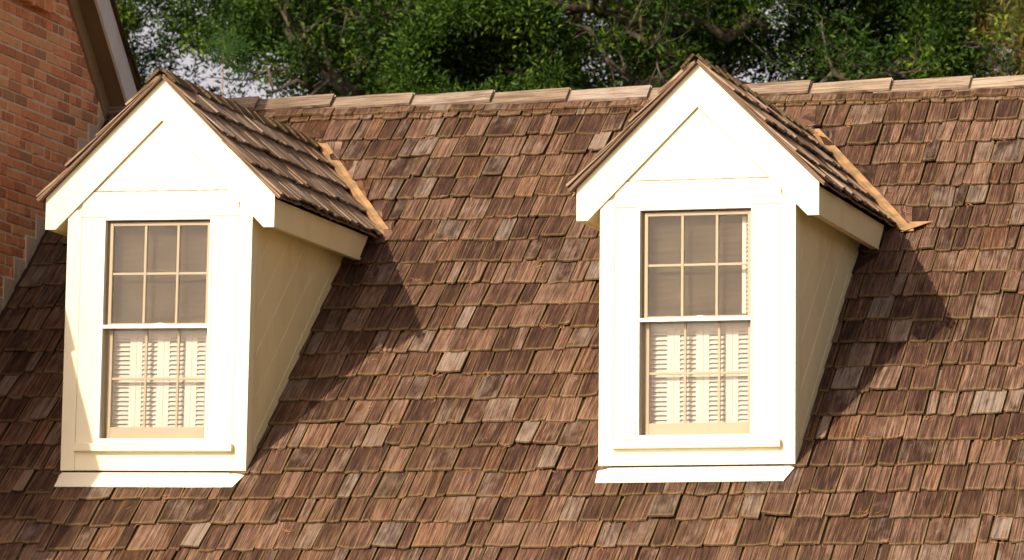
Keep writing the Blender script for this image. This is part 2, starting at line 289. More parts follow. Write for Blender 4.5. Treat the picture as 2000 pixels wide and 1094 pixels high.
DORM = [dict(x=0.0, y=0.0, z=0.0, roll=-0.01011, yaw=0.0), dict(x=3.6768, y=0.010, z=-0.00977, roll=0.00221, yaw=-0.00929)]
VAL_TOP = 2.71
def val_x(y): return (VAL_TOP - roof_z(y))/0.983               # x of the valley line right of a dormer axis
EX = 0.2838
courses = [4.545-EX*i for i in range(0, 22)]
def keep_main(uc, v, a, b_):
    y = (v+0.12)*CS
    for d in DORM:
        yy = y-d['y']; x0, x1 = a-d['x'], b_-d['x']
        if -0.05 < yy < 2.25:
            if x0 > -0.60 and x1 < 0.60: return False
        elif 2.25 <= yy < 3.38:
            vx = max(val_x(yy), 0)
            if x0 > -vx and x1 < vx: return False
    return True
def clamp_main(u, v):
    y = v*CS
    for d in DORM:
        yy = y-d['y']; x = u-d['x']
        if 2.22 < yy < 3.36 and -0.1 < x < val_x(yy)+0.055: return d['x']+val_x(yy)+0.055
    return u
ph = rng.random(60)*6.28
def row_main(x, v):
    i = int(round((4.545-v)/EX)); s = 0.075 if x < -0.65 else (0.03*min(1, max(0, (x-2.5)/2.0)))
    return s + 0.007*math.sin(x*1.9+ph[i % 60]) + 0.004*math.sin(x*5.3+ph[(i+20) % 60])
sh = MB()
field(sh, O0, U0, V0, W0, courses, EX, lambda v: -1.685, lambda v: ROOF_R+.03, keep=keep_main, clampf=clamp_main, row_off=row_main, wmean=.136, butt=.036, vmax=S_R-.01, gap=(.006,.020), liftp=.09, calm=lambda u, v: -.5 < v < .05 and any(abs(u-d['x']) < .8 for d in DORM))
# short top course under the ridge caps
field(sh, O0, U0, V0, W0, [4.60], 0.2, lambda v: -1.685, lambda v: ROOF_R+.03, wmean=0.14, butt=0.052, liftp=0, vmax=S_R-.01)
P(sh.build('roof_shingles', M['shake'], fix=True))
bs = MB()                                                       # back slope, seen only from elsewhere
Ob = Vector((0, 2*RIDGE_Y, Z0)); Vb = Vector((0, -CS, SN)); Wb = Vector((0, SN, CS))
field(bs, Ob, Vector((1, 0, 0)), Vb, Wb, [4.6-.5676*i for i in range(11)], .5676, lambda v: -1.7, lambda v: ROOF_R, wmean=0.28, liftp=0, vmax=S_R-.01)
P(bs.build('rear_shingles', M['shake']))

# ridge caps: right ends lie exposed on top of the next piece
rc = MB(); x = -1.72; i = 0
while x < ROOF_R-.1:
    L = 0.59+rng.normal(0, 0.02); t = rnd_tint(0.1); gq = rng.random()*40
    for sgn in (-1, 1):
        wdt = 0.150+rng.normal(0, 0.006) if sgn < 0 else 0.15
        yv = sgn*CS; base = Vector((0, RIDGE_Y, roof_z(RIDGE_Y)+0.048))
        V_ = Vector((0, sgn*CS, -SN)); Wn = Vector((0, sgn*SN, CS)); x0, x1 = x-.12, x+L
        h0, h1 = 0.006, 0.034+abs(rng.normal(0, 0.005)); sk = rng.normal(0, 0.008); ys = -sgn*0.0
        def q(xx, vv, hh): return base+Vector((xx, 0, 0))+V_*vv+Wn*hh
        seg = 3; vs = []; gr = []; un = []
        for j in range(seg+1):
            a = j/seg; xx = x0+(x1-x0)*a; h = h0+(h1-h0)*a+rng.normal(0, .0012); ww = wdt+sk*(a-.5)*2+rng.normal(0, .002)
            for (vv, hh) in ((-0.004, h), (ww, h), (ww, h-0.021), (-0.004, h-0.021)):
                vs.append(q(xx, vv, hh)); gr.append((gq+vv, gq+xx)); un.append((0.5, 0.5+a))
        fs = []
        for j in range(seg):
            for kk in range(4): fs.append((j*4+kk, j*4+(kk+1) % 4, (j+1)*4+(kk+1) % 4, (j+1)*4+kk))
        fs += [(0, 1, 2, 3), (seg*4+3, seg*4+2, seg*4+1, seg*4)]
        rc.add(vs, fs, tint=t, grain=gr, unit=un)
    x += L; i += 1
P(rc.build('ridge_cap', M['cap_light']))

# ------------------------------------------------------------------ dormers
HW, HE = 0.65, 1.72391
AP, IAP, TX, TZ1, TZ2, TX2 = 2.650, 2.371, 0.805, 1.859, 1.643, 0.732
SL = (AP-TZ1)/TX; DA = math.atan(SL)
def make_dormer(d, which):
    def ln(y): return roof_z(y + d['y']) - d['z']               # main roof surface in the dormer's own frame (approx.)
    WX0, WX1, WZ0, WZ1 = -0.386, 0.362, 0.232, 1.712            # clear opening in the wall
    ZB = ln(-.011)+.052-.008+.013
    # body: front wall boards round the opening, gable back-board, cheeks' studs
    b = MB()
    b.box(-HW+.004, WX0, 0.004, 0.14, ZB, HE+.1); b.box(WX1, HW-.004, 0.004, 0.14, ZB, HE+.1)
    b.box(WX0, WX1, 0.004, 0.14, ZB, WZ0); b.box(WX0, WX1, 0.004, 0.14, WZ1, HE+.1)
    b.prism([(-0.74, 0.006, HE+.1), (0.74, 0.006, HE+.1), (0, 0.006, AP-.06)], (0, 0.13, 0))
    b.prism([(-HW+.004, .14, -.1), (-HW+.004, .14, 1.75), (-HW+.004, 2.16, 1.75), (-HW+.004, 0.14-.1, -.1)], (.05, 0, 0)); b.prism([(HW-.054, .14, -.1), (HW-.054, .14, 1.75), (HW-.054, 2.16, 1.75), (HW-.054, .04, -.1)], (.05, 0, 0))
    body = b.build('dormer', M['cream'], bevel=0.0)
    # the dormer's whole frame leans very slightly, about a point 1.2 m up its front
    R = Matrix.Rotation(d['yaw'], 4, 'Z') @ (Matrix.Translation((0, 0, 1.2)) @ Matrix.Rotation(-d['roll'], 4, 'Y') @ Matrix.Translation((0, 0, -1.2)))
    body.parent = house; body.matrix_basis = Matrix.Translation((d['x'], d['y'], d['z']-GROUND)) @ R
    def part(mb, name, mat, **k): return mb.build(name, mat, body, **k)
    # corner boards
    for s in (-1, 1):
        b = MB(); b.box(*sorted((s*HW, s*(HW-.098))), -0.010, 0.0035, ZB, HE+.05); b.box(*sorted((s*HW, s*(HW-.012))), 0.0035, .10, ZB, HE)
        part(b, 'corner_board', M['cream'], bevel=.0015)
    # casing
    b = MB()
    for (a0, a1) in ((-HW+.100, WX0), (WX1, HW-.100)): b.box(a0, a1, -0.008, .0035, 0.19, WZ1+.012)
    b.box(-HW+.100, HW-.100, -0.0075, .0035, WZ1+.014, TZ2+.253); b.box(WX0, WX1, -.0078, .0035, .19, WZ0)
    part(b, 'window_casing', M['cream'], bevel=.0012)
    b = MB(); b.box(-HW+.100, HW-.100, -0.0085, .0035, ZB+.001, 0.187); part(b, 'apron_board', M['cream'], bevel=.001)
    # gable panel above the seam
    b = MB(); hz = 1.899
    b.prism([(-.55, -.004, hz), (.55, -.004, hz), (0, -.004, AP-.10)], (0, .0095, 0)); part(b, 'gable_panel', M['cream'])
    # old caulk in the board joints
    b = MB(); yk = -.0088
    def strip(p, q_, w_, n_=10):
        p, q_ = Vector((p[0], yk, p[1])), Vector((q_[0], yk, q_[1])); nrm = (q_-p).normalized().cross(Vector((0, 1, 0)))
        vs = []
        for i in range(n_+1):
            c_ = p.lerp(q_, i/n_)+nrm*rng.normal(0, .0008); ww = w_*rng.uniform(.5, 1.2); vs += [c_-nrm*ww/2, c_+nrm*ww/2]
        b.add(vs, [(2*i, 2*i+1, 2*i+3, 2*i+2) for i in range(n_)])
    strip((.012, IAP-.010), (TX2-.1, IAP-.010-(TX2-.1-.012)*.994), .012); strip((-.012, IAP-.010), (-TX2+.1, IAP-.010-(TX2-.1-.012)*.994), .004)
    yk = -.0082; strip((-.475, 1.8965), (.470, 1.8965), .0075, 24)
    yk = -.0105
    strip((-HW+.10, WZ1+.013), (HW-.10, WZ1+.013), .003, 24)
    part(b, 'caulk_line', M['caulk'], fix=False)
    # sill
    b = MB(); b.box(-0.555, 0.558, -0.052, -0.0005, 0.154, 0.205); part(b, 'window_sill', M['cream'], bevel=.004)
    if which == 1:
        b = MB(); b.box(-.515, -.40, -.019, -.0082, .212, .335); b.prism([(-.47, -.023, .215), (-.455, -.023, .215), (-.475, -.023, .40)], (0, .006, 0)); part(b, 'patch_board', M['cream'], bevel=.003)
    # rake boards: left and right meet in a plumb joint
    b = MB(); b.prism([(0, -.024, AP), (TX, -.024, TZ1), (TX, -.024, TZ2), (TX2, -.024, TZ2), (0, -.024, IAP), (-TX2, -.024, TZ2), (-TX, -.024, TZ2), (-TX, -.024, TZ1)], (0, .016, 0))
    part(b, 'rake_board', M['cream'])
    # eave fascia along the sides, soffit between it and the wall
    for s in (-1, 1):
        y1a, y1b = 1.905, 2.115
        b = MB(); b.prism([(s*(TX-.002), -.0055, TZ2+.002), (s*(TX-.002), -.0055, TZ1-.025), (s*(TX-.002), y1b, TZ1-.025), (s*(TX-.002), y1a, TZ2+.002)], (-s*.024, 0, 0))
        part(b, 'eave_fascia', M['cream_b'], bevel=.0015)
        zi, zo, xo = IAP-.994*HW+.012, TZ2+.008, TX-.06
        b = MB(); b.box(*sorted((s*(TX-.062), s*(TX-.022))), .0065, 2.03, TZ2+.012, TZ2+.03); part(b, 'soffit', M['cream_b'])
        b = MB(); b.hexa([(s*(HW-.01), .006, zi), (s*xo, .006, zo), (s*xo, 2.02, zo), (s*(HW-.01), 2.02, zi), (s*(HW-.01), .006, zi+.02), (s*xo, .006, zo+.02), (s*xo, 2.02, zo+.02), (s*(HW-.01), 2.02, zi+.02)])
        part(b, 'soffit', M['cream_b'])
    # cheeks clad with boards running parallel to the main roof
    cs = [1.75, 1.29, 1.0, .71, .41, .12, -0.25]
    for s in (-1, 1):
        b = MB()
        for c0, c1 in zip(cs[1:], cs[:-1]):
            lo, hi = c0+.012, c1-.012; off = rng.uniform(0, .0025)
            def clip(c):                                       # board edge line z = T*y + c, from y=.012 up to z = TZ2+.02
                ya = .012; yb = (1.745-c)/T
                return ya, yb
            ya, yb = clip(lo); _, yc = clip(hi); pts_ = [(ya, T*ya+lo), (yb, 1.745)]
            if yc > ya: pts_ += [(yc, 1.745), (ya, T*ya+hi)]
            else: pts_ += [(ya, 1.745)]
            b.prism([(s*(HW-.006), y, z) for y, z in pts_], (s*(.003+off), 0, 0))
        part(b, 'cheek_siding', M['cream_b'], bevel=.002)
    # storm frame of white metal
    b = MB(); y0, y1 = -.014, .012; a = .017
    for bx in ((WX0-.012, WX0+a-.012, WZ0-.012, WZ1+.012), (WX1-a+.012, WX1+.012, WZ0-.012, WZ1+.012)): b.box(bx[0], bx[1], y0, y1, bx[2], bx[3])
    b.box(WX0+a-.012, WX1-a+.012, y0+.0005, y1, WZ1-.010, WZ1+.0118); b.box(WX0+a-.012, WX1-a+.012, y0+.0005, y1, WZ0-.0118, WZ0+.008)
    b.box(WX0+a-.012, WX1-a+.012, y0+.003, y1, .976, 1.000); part(b, 'storm_frame', M['metal_white'], bevel=.0012)
    # jamb lining
    b = MB()
    b.box(WX0-.001, WX0+.012, .0125, .20, WZ0, WZ1); b.box(WX1-.012, WX1+.001, .0125, .20, WZ0, WZ1); b.box(WX0+.012, WX1-.012, .0125, .20, WZ1-.012, WZ1); b.box(WX0+.012, WX1-.012, .0125, .20, WZ0, WZ0+.010)
    part(b, 'window_jamb', M['jamb'])
    # sashes
    SX0, SX1 = -0.358, 0.349
    def sash(name, y0, y1, z0, z1, st, top, bot, mx, mz):
        b = MB(); b.box(SX0, SX0+st, y0, y1, z0, z1); b.box(SX1-st, SX1, y0, y1, z0, z1)
        b.box(SX0+st, SX1-st, y0+.001, y1-.001, z1-top, z1); b.box(SX0+st, SX1-st, y0+.001, y1-.001, z0, z0+bot)
        o = part(b, name, M['sash'], bevel=.002)
        b = MB()
        for x_ in mx: b.box(x_-.0085, x_+.0085, y0+.004, y1-.006, z0+bot, z1-top)
        b.box(SX0+st, SX1-st, y0+.006, y1-.008, mz-.008, mz+.008); part(b, 'muntin', M['sash'], bevel=.002)
        b = MB(); b.box(SX0+st-.003, SX1-st+.003, (y0+y1)/2+.002, (y0+y1)/2+.006, z0+bot-.003, z1-top+.003); part(b, 'window_pane', M['glass'])
    sash('upper_sash', .022, .050, .985, 1.690, .022, .024, .028, (-.107, .122), 1.345)
    sash('lower_sash', .056, .084, WZ0+.012, 1.010, .026, .030, .078, (-.095, .131), .645)
    b = MB(); b.box(-.03, .05, .010, .022, 1.0005, 1.008); b.box(0.0, .03, .008, .02, 1.008, 1.014); part(b, 'sash_lock', M['metal_white'], bevel=.002)
    b = MB(); b.add([(WX0+.006, .0165, WZ0+.008), (WX1-.006, .0165, WZ0+.008), (WX1-.006, .0165, WZ1-.01), (WX0+.006, .0165, WZ1-.01)], [(0, 1, 2, 3)]); part(b, 'insect_screen', M['screen'])
    # woven shade behind the upper sash
    b = MB(); xe = 0.355 if which == 0 else 0.262
    nsl = 24; z_ = 1.0
    vs = []; fs = []
    for j in range(nsl+1):
        zz = 1.0+(WZ1-1.0)*j/nsl
        for xx in (-.36, -.1, .1, xe): vs.append((xx, .112+.0025*math.sin(j*2.1+xx*7)+.002*rng.random(), zz))
    for j in range(nsl):
        for i in range(3): fs.append((j*4+i, j*4+i+1, (j+1)*4+i+1, (j+1)*4+i))
    b.add(vs, fs); part(b, 'woven_shade', M['shade'])
    # louvred shutters behind the lower sash, four leaves
    for n_, (x0, x1) in enumerate(((-.372, -.182), (-.180, .012), (.014, .206), (.208, .357))):
        b = MB(); y0, y1 = .118, .140; zt = 1.02; zb = WZ0+.012; sl = .038
        b.box(x0, x0+sl, y0, y1, zb, zt); b.box(x1-sl*1.2, x1, y0, y1, zb, zt); b.box(x0+sl, x1-sl*1.2, y0+.001, y1-.001, zt-.10, zt); b.box(x0+sl, x1-sl*1.2, y0+.001, y1-.001, zb, zb+.07)
        z_ = zb+.075
        while z_ < zt-.12:
            th = .0022
            b.hexa([(x0+sl, y0-.001, z_), (x1-sl*1.2, y0-.001, z_), (x1-sl*1.2, y1, z_+.026), (x0+sl, y1, z_+.026), (x0+sl, y0-.001, z_+th*2), (x1-sl*1.2, y0-.001, z_+th*2), (x1-sl*1.2, y1, z_+.026+th*2), (x0+sl, y1, z_+.026+th*2)]); z_ += .0305
        part(b, 'shutter', M['shutter'])
    if which == 1:                                              # one upper leaf stands folded open at the right
        b = MB(); b.box(.272, .300, .10, .125, 1.03, 1.66); b.box(.338, .352, .10, .125, 1.03, 1.66); z_ = 1.04
        while z_ < 1.63: b.hexa([(.300, .101, z_), (.338, .101, z_), (.338, .124, z_+.02), (.300, .124, z_+.02), (.300, .101, z_+.004), (.338, .101, z_+.004), (.338, .124, z_+.024), (.300, .124, z_+.024)]); z_ += .0285
        part(b, 'upper_shutter', M['shutter'])
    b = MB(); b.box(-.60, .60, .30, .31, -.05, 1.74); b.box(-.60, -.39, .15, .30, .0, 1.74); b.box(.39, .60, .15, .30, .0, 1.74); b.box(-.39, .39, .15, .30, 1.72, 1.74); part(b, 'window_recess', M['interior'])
    # apron flashing under the front wall
    b = MB(); ay = -.142; hh = .052
    ap = [(-HW-.005, .01, ln(.01)+hh+.004), (HW+.0, .01, ln(.01)+hh+.004)]; n_ = 10
    vs = []; fs = []
    for i in range(n_+1):
        a = i/n_; x_ = -HW-.005+(2*HW)*a; wob = rng.normal(0, .002)
        xt = x_+(.022 if i == 0 else (-.028 if i == n_ else 0)); vs += [(xt, -.011, ln(-.011)+hh-.008), (x_*1.0+(.018 if i == 0 else (-.040 if i == n_ else 0)), ay+wob, ln(ay)+hh+rng.normal(0, .002)), (x_+(.018 if i == 0 else (-.040 if i == n_ else 0)), ay+wob+.002, ln(ay)+hh-.007), (x_, -.006, ln(-.011)+hh-.018)]
    for i in range(n_):
        for kk in range(4): fs.append((i*4+kk, i*4+(kk+1) % 4, (i+1)*4+(kk+1) % 4, (i+1)*4+kk))
    fs += [(0, 1, 2, 3), (n_*4+3, n_*4+2, n_*4+1, n_*4)]; b.add(vs, fs); part(b, 'apron_flashing', M['apron'])
    b = MB(); b.box(-HW+.01, HW-.01, .0005, .02, -.06, ZB-.001); part(b, 'gap_shade_strip', M['under'])  # dark strip set in as the shadow line between wall and apron
    # roof deck of the dormer
    for s in (-1, 1):
        U_ = Vector((0, 1, 0)); Vv = Vector((-s*math.cos(DA), 0, math.sin(DA))); Wn = Vector((s*math.sin(DA), 0, math.cos(DA)))
        O_ = Vector((s*TX, 0, TZ1))                             # slope origin at the eave
        LS = TX/math.cos(DA)
        b = MB(); dk = [O_+Vector((0, -.03, 0))+Wn*.012, O_+Vv*LS+Vector((0, -.03, 0))+Wn*.012, O_+Vv*LS+Vector((0, 3.45, 0))+Wn*.012, O_+Vector((0, 2.42, 0))+Wn*.012]
        b.prism(dk, -Wn*.014); part(b, 'roof_deck', M['under'])
        b = MB(); ex = .285
        cr = [-.045+ex*i for i in range(4)]
        def hi(v, s=s):                                          # runs back to the valley
            z = TZ1+v*math.sin(DA); return min((z+.07-Z0)/T, 3.5)
        field(b, O_+Wn*.010, U_, Vv, Wn, cr, ex, lambda v: -.075, hi, wmean=.10, butt=.040, liftp=.25, gap=(.001, .006), greyb=.18, lscale=.6, vmax=LS)
        # doubled starter strip at the eave and the verge
        field(b, O_+Wn*.000, U_, Vv, Wn, [-.052], ex, lambda v: -.068, hi, wmean=.16, butt=.020, liftp=0, vmax=LS)
        part(b, 'dormer_shingles', M['shake_dormer'])
        # thin wooden verge strips along the rake
        b = MB()
        for q_ in range(2):
            o_ = O_-Vv*(.05-.01*q_)+Vector((0, -.070+.012*q_, 0))+Wn*(.004+.013*q_); LL = LS+.05
            b.hexa([o_, o_+Vector((0, .07, 0)), o_+Vv*LL+Vector((0, .07, 0)), o_+Vv*LL, o_+Wn*.010, o_+Vector((0, .07, 0))+Wn*.010, o_+Vv*LL+Vector((0, .07, 0))+Wn*.010, o_+Vv*LL+Wn*.010], grain=[(0.01*i, .3*i) for i in range(1, 9)])
        part(b, 'verge_strip', M['shake_dormer'])
    # ridge caps of the dormer
    b = MB(); y = 3.42
    while y > -.05:
        L = rng.uniform(.20, .34); yb0 = y; yf = max(y-L, -.085); t = rnd_tint()
        for s in (-1, 1):
            Vv = Vector((s*math.cos(DA), 0, -math.sin(DA))); Wn = Vector((s*math.sin(DA), 0, math.cos(DA))); base = Vector((0, 0, AP+.040)); wd = .125+rng.normal(0, .008); g0 = rng.random()*30
            r_ = [rng.normal(0, .005) for _ in range(4)]
            def q(y_, v_, h_): return base+Vector((0, y_, 0))+Vv*v_+Wn*h_
            lf = .024+abs(rng.normal(0, .006)); p = [q(yf, 0, lf-.018), q(yf+r_[0], wd, lf-.018+r_[2]), q(yb0+.14, wd+r_[1], -.01), q(yb0+.14, 0, -.01), q(yf, 0, lf), q(yf+r_[0], wd, lf+r_[2]), q(yb0+.14, wd+r_[1], .006), q(yb0+.14, 0, .006)]
            b.hexa(p, tint=t, grain=[(g0, g0), (g0+wd, g0), (g0+wd, g0+.35), (g0, g0+.35)]*2, unit=[(.5, 0), (1, 0), (1, 1.5), (.5, 1.5)]*2)
        y -= L
    part(b, 'dormer_ridge_cap', M['cap_dark'])
    # copper valley strips on the main roof
    for s in (-1, 1):
        b = MB(); n_ = 9; vs = []; fs = []
        for i in range(n_+1):
            ys_ = 2.17 if which else 2.225; y_ = ys_+(3.25-ys_)*i/n_; xv = max((VAL_TOP-ln(y_)-.035)/.983, -.02); w_ = .058
            vs += [(s*(xv-.02), y_, ln(y_)+.058), (s*(xv+w_*.45), y_, ln(y_)+.042+rng.normal(0, .002)), (s*(xv+w_+.012), y_, ln(y_)+.044+rng.normal(0, .002)), (s*(xv+w_+.012), y_+.004, ln(y_)+.036), (s*(xv-.02), y_, ln(y_)+.03)]
        for i in range(n_):
            for kk in range(5): fs.append((i*5+kk, i*5+(kk+1) % 5, (i+1)*5+(kk+1) % 5, (i+1)*5+kk))
        fs += [(0, 1, 2, 3, 4), tuple(n_*5+4-kk for kk in range(5))]; b.add(vs, fs)
        if which == 1 and s == 1:
            y_ = 2.19; x_ = (VAL_TOP-ln(y_)-.035)/.983; b.prism([(x_-.02, y_-.02, ln(y_-.02)+.046), (x_+.03, y_-.035, ln(y_-.035)+.046), (x_+.20, y_+.045, ln(y_+.045)+.05), (x_+.06, y_+.045, ln(y_+.045)+.05)], (0, -.003, .004))
        part(b, 'valley_flashing', M['copper'])
    # ragged splinters where the dormer ridge runs out
    for i in range(5):
        p0 = Vector((rng.normal(.03, .02), 3.25+rng.normal(0, .03), 0)); p0.z = ln(p0.y)+.06; d_ = Vector((rng.normal(0, .03), rng.normal(-.03, .02), rng.uniform(0, .01))); wv = Vector((.012, .006, 0))
        b = MB(); b.prism([p0, p0+wv, p0+d_+wv*.6, p0+d_], (0, 0, .006), grain=[(.01*j, .02*j) for j in range(1, 9)])
        part(b, 'wood_splinter', M['cap_light'])
    return body
d0 = make_dormer(DORM[0], 0); d0['label'] = 'left dormer, partly shaded, beside the brick gable wall'
d1 = make_dormer(DORM[1], 1); d1['label'] = 'right dormer, taller looking, with a white shutter edge in its upper sash'

# ------------------------------------------------------------------ brick wing with its gable
wing = thing('brick_house', 'red brick house wall with brown eave and pale rake board, left of the shake roof', 'brick house', (XB, 0, GROUND))
def PW(o): o.parent = wing; o.location = Vector(o.location)-Vector((XB, 0, GROUND)); return o
# roof profile in (y, z) of the underside line on the wall plane
RZ = lambda y: 3.742-.925*(y-2.954)                             # rear slope, underside of the soffit
Y_AP = 2.0; Y_K = -1.85
FZ = lambda y: RZ(Y_AP)-.66*(Y_AP-y)
prof = [(-3.10, FZ(Y_K)-1.2*(3.10+Y_K)), (Y_K, FZ(Y_K)), (Y_AP, RZ(Y_AP)), (6.2, RZ(6.2))]  # unseen front pitches and kink, shaped to cast the left dormer's shadow
WALLX = XB-.0065
b = MB(); b.prism([(WALLX, prof[0][0]+.15, GROUND)]+[(WALLX, y+(.15 if i == 0 else 0), z) for i, (y, z) in enumerate(prof)]+[(WALLX, 6.2, GROUND)], (-.25, 0, 0))
b.box(XB-7, XB-.28, prof[0][0]+.15, prof[0][0]+.40, GROUND, prof[0][1]-.02)
b.box(XB-7, XB-.28, 5.95, 6.2, GROUND, RZ(6.2)); PW(b.build('wall_backing', M['mortar']))
# bricks, each a slightly rounded block (the photo shows them singly), kept in one mesh
bl, bh, mo = 0.248, 0.0785, 0.0125
b = MB(); z = -1.2; row = 0
def inside(y0, y1, zt):
    for y in (y0, y1):
        top = RZ(y) if y > Y_AP else (FZ(y) if y > Y_K else FZ(Y_K)-1.2*(Y_K-y))
        if zt > top-.02: return False
    return True
while z < 5.4:
    y = -2.8+(bl/2 if row % 2 else 0)+rng.normal(0, .006)
    while y < 4.3:
        L = bl-mo; 
        if row % 6 == 5: L = bl/2-mo
        y1 = y+L
        yy1 = y1
        if z > 0:
            pass
        zt = z+bh-mo
        lim = (3.742-(zt+.11))/.925+2.954 if y > 0 else 99
        a1 = min(y1, lim)
        if a1-y > .03 and inside(y, min(a1, y1)-.0, zt-.0) or (a1-y > .03 and y > Y_AP):
            if inside(y, y, zt) :
                dx = rng.normal(0, .0022); j = rng.normal(0, .0016, 4); f = XB+dx
                y0_, z0_, z1_ = y+j[0], z+j[1], zt+j[2]; bv = .006
                ring = lambda xx, e: [(xx, y0_+e, z0_+e), (xx, a1-e, z0_+e+j[3]), (xx, a1-e, z1_-e+j[3]), (xx, y0_+e, z1_-e)]
                vs = ring(f-.03, 0)+ring(f-bv, 0)+ring(f, bv)
                fs = [(r*4+i, r*4+(i+1) % 4, (r+1)*4+(i+1) % 4, (r+1)*4+i) for r in range(2) for i in range(4)]+[(8, 9, 10, 11)]
                b.add(vs, fs, tint=(float(rng.random()), float(rng.random()), float(rng.random())))
        y += L+mo
    z += bh; row += 1
PW(b.build('brick_wall', M['brick']))
# projecting brick sill of the gable window, its end at the top left corner
b = MB(); y = 1.05
while y < 2.30:
    j = rng.normal(0, .004); b.hexa([(XB-.02, y, 3.545+j), (XB+.075+j, y, 3.535+j), (XB+.075+j, y+.066, 3.535+j), (XB-.02, y+.066, 3.545+j), (XB-.02, y, 3.80), (XB+.062+j, y, 3.77), (XB+.062+j, y+.066, 3.77), (XB-.02, y+.066, 3.80)], tint=(float(rng.random()), .3, .5)); y += .078
PW(b.build('brick_sill', M['brick'], bevel=.004))
# gable window above the sill
b = MB(); b.box(XB, XB+.03, 1.56, 1.60, 3.80, 4.06); b.box(XB, XB+.03, 2.10, 2.14, 3.80, 4.06); b.box(XB, XB+.03, 1.60, 2.10, 3.80, 3.84); b.box(XB, XB+.03, 1.60, 2.10, 4.02, 4.06)
PW(b.build('window_frame', M['cream'])); b = MB(); b.box(XB, XB+.008, 1.60, 2.10, 3.84, 4.02); PW(b.build('window_pane', M['glass']))
def band(x0, x1, up0, up1, mat, name, ymin=None, bev=0):        # a board that follows the whole rake, between two heights above the soffit line
    b = MB(); P_ = [(p[0], p[1]) for p in prof]
    for (ya, za), (yb, zb) in zip(P_[:-1], P_[1:]):
        b.hexa([(x0, ya, za+up0), (x1, ya, za+up0), (x1, yb, zb+up0), (x0, yb, zb+up0), (x0, ya, za+up1), (x1, ya, za+up1), (x1, yb, zb+up1), (x0, yb, zb+up1)])
    return PW(b.build(name, mat, bevel=bev))
band(XB-.02, XB+.022, -.180, -.002, M['tanpaint'], 'frieze_board', bev=.002)
band(XB-.02, XB+.150, .0, .018, M['soffit_brown'], 'soffit')
band(XB+.150, XB+.172, -.012, .295, M['fascia'], 'rake_board', bev=.002)
band(XB-7, XB+.149, .020, .29, M['under'], 'roof_deck')
b = MB()
for (ya, za), (yb, zb) in zip(prof[:-1], prof[1:]):
    A = Vector((0, ya, za+.30)); B = Vector((0, yb, zb+.30)); 
    if B.z > A.z: low, up_ = A, B
    else: low, up_ = B, A
    Vv = (up_-low).normalized(); LL = (up_-low).length; Wn = Vector((1, 0, 0)).cross(Vv); Wn = Wn if Wn.z > 0 else -Wn
    field(b, low, Vector((1, 0, 0)), Vv, Wn, [.27*i-.02 for i in range(int(LL/.27)+1)], .27, lambda v: XB-1.8, lambda v: XB+.205+rng.normal(0, .008), wmean=.17, liftp=.02, vmax=LL)
    fieldb = MB()
PW(b.build('roof_shingles', M['cap_dark']))
b = MB()
for (ya, za), (yb, zb) in zip(prof[:-1], prof[1:]): b.hexa([(XB-7, ya, za+.29), (XB-1.79, ya, za+.29), (XB-1.79, yb, zb+.29), (XB-7, yb, zb+.29), (XB-7, ya, za+.33), (XB-1.79, ya, za+.33), (XB-1.79, yb, zb+.33), (XB-7, yb, zb+.33)])
PW(b.build('far_roofing', M['under']))
# step flashing up the brick, one bent plate per course
b = MB(); y = -1.0; i = 0
while y < 3.55:
    w_ = .203+rng.normal(0, .006); top = roof_z(y)+.245+rng.normal(0, .012); dx = .006+(i % 2)*.006
    n_ = 4; vs = []; fs = []
    for j in range(n_+1):
        yy = y+w_*j/n_; wv = rng.normal(0, .003)
        vs += [(XB+dx+rng.normal(0, .0015), yy, roof_z(yy)+.0), (XB+dx+.002, yy, top-.02+wv), (XB-.004, yy, top+wv), (XB-.006, yy, roof_z(yy))]
    for j in range(n_):
        for kk in range(3): fs.append((j*4+kk, j*4+kk+1, (j+1)*4+kk+1, (j+1)*4+kk))
    fs += [(0, 1, 2, 3), (n_*4+3, n_*4+2, n_*4+1, n_*4)]
    b.add(vs, fs); y += w_+.002; i += 1
o = PW(b.build('step_flashing', M['stepflash']))
# ------------------------------------------------------------------ dry pine needles caught on the roof
b = MB(); cnt = 0
def needle(p, a, L, r=.0013, lift=.02):
    d = U0*math.cos(a)+V0*math.sin(a); bend = W0.cross(d)*rng.normal(0, L*.2)
    b.tube([p, p+d*L*.5+bend+W0*lift*.6, p+d*L+W0*lift*.2], [r, r, r*.7], 4)
for c in range(260):
    x_, k_ = rng.uniform(-1.2, 6.6), int(rng.integers(1, 21)); v_ = 4.545-EX*k_+row_main(x_, 4.545-EX*k_); yy = v_*CS
    if any(abs(x_-d['x']) < .72 and -.15 < yy < 3.3 for d in DORM): continue
    if rng.random() < .25: v_ += rng.uniform(.02, .25)
    hN = .030 - .053*0 + .004
    for _ in range(int(rng.integers(1, 8))):
        p = O0+U0*(x_+rng.normal(0, .012))+V0*(v_+rng.normal(0, .015))+W0*(.030+.004)
        needle(p, rng.normal(1.2, .9)+(math.pi if rng.random() < .5 else 0), rng.uniform(.015, .055), .0016, .004)
o = b.build('fallen_pine_needles', M['dry']); o['kind'] = 'stuff'; o['label'] = 'dry orange pine needles caught between the shakes'; o['category'] = 'pine needles'

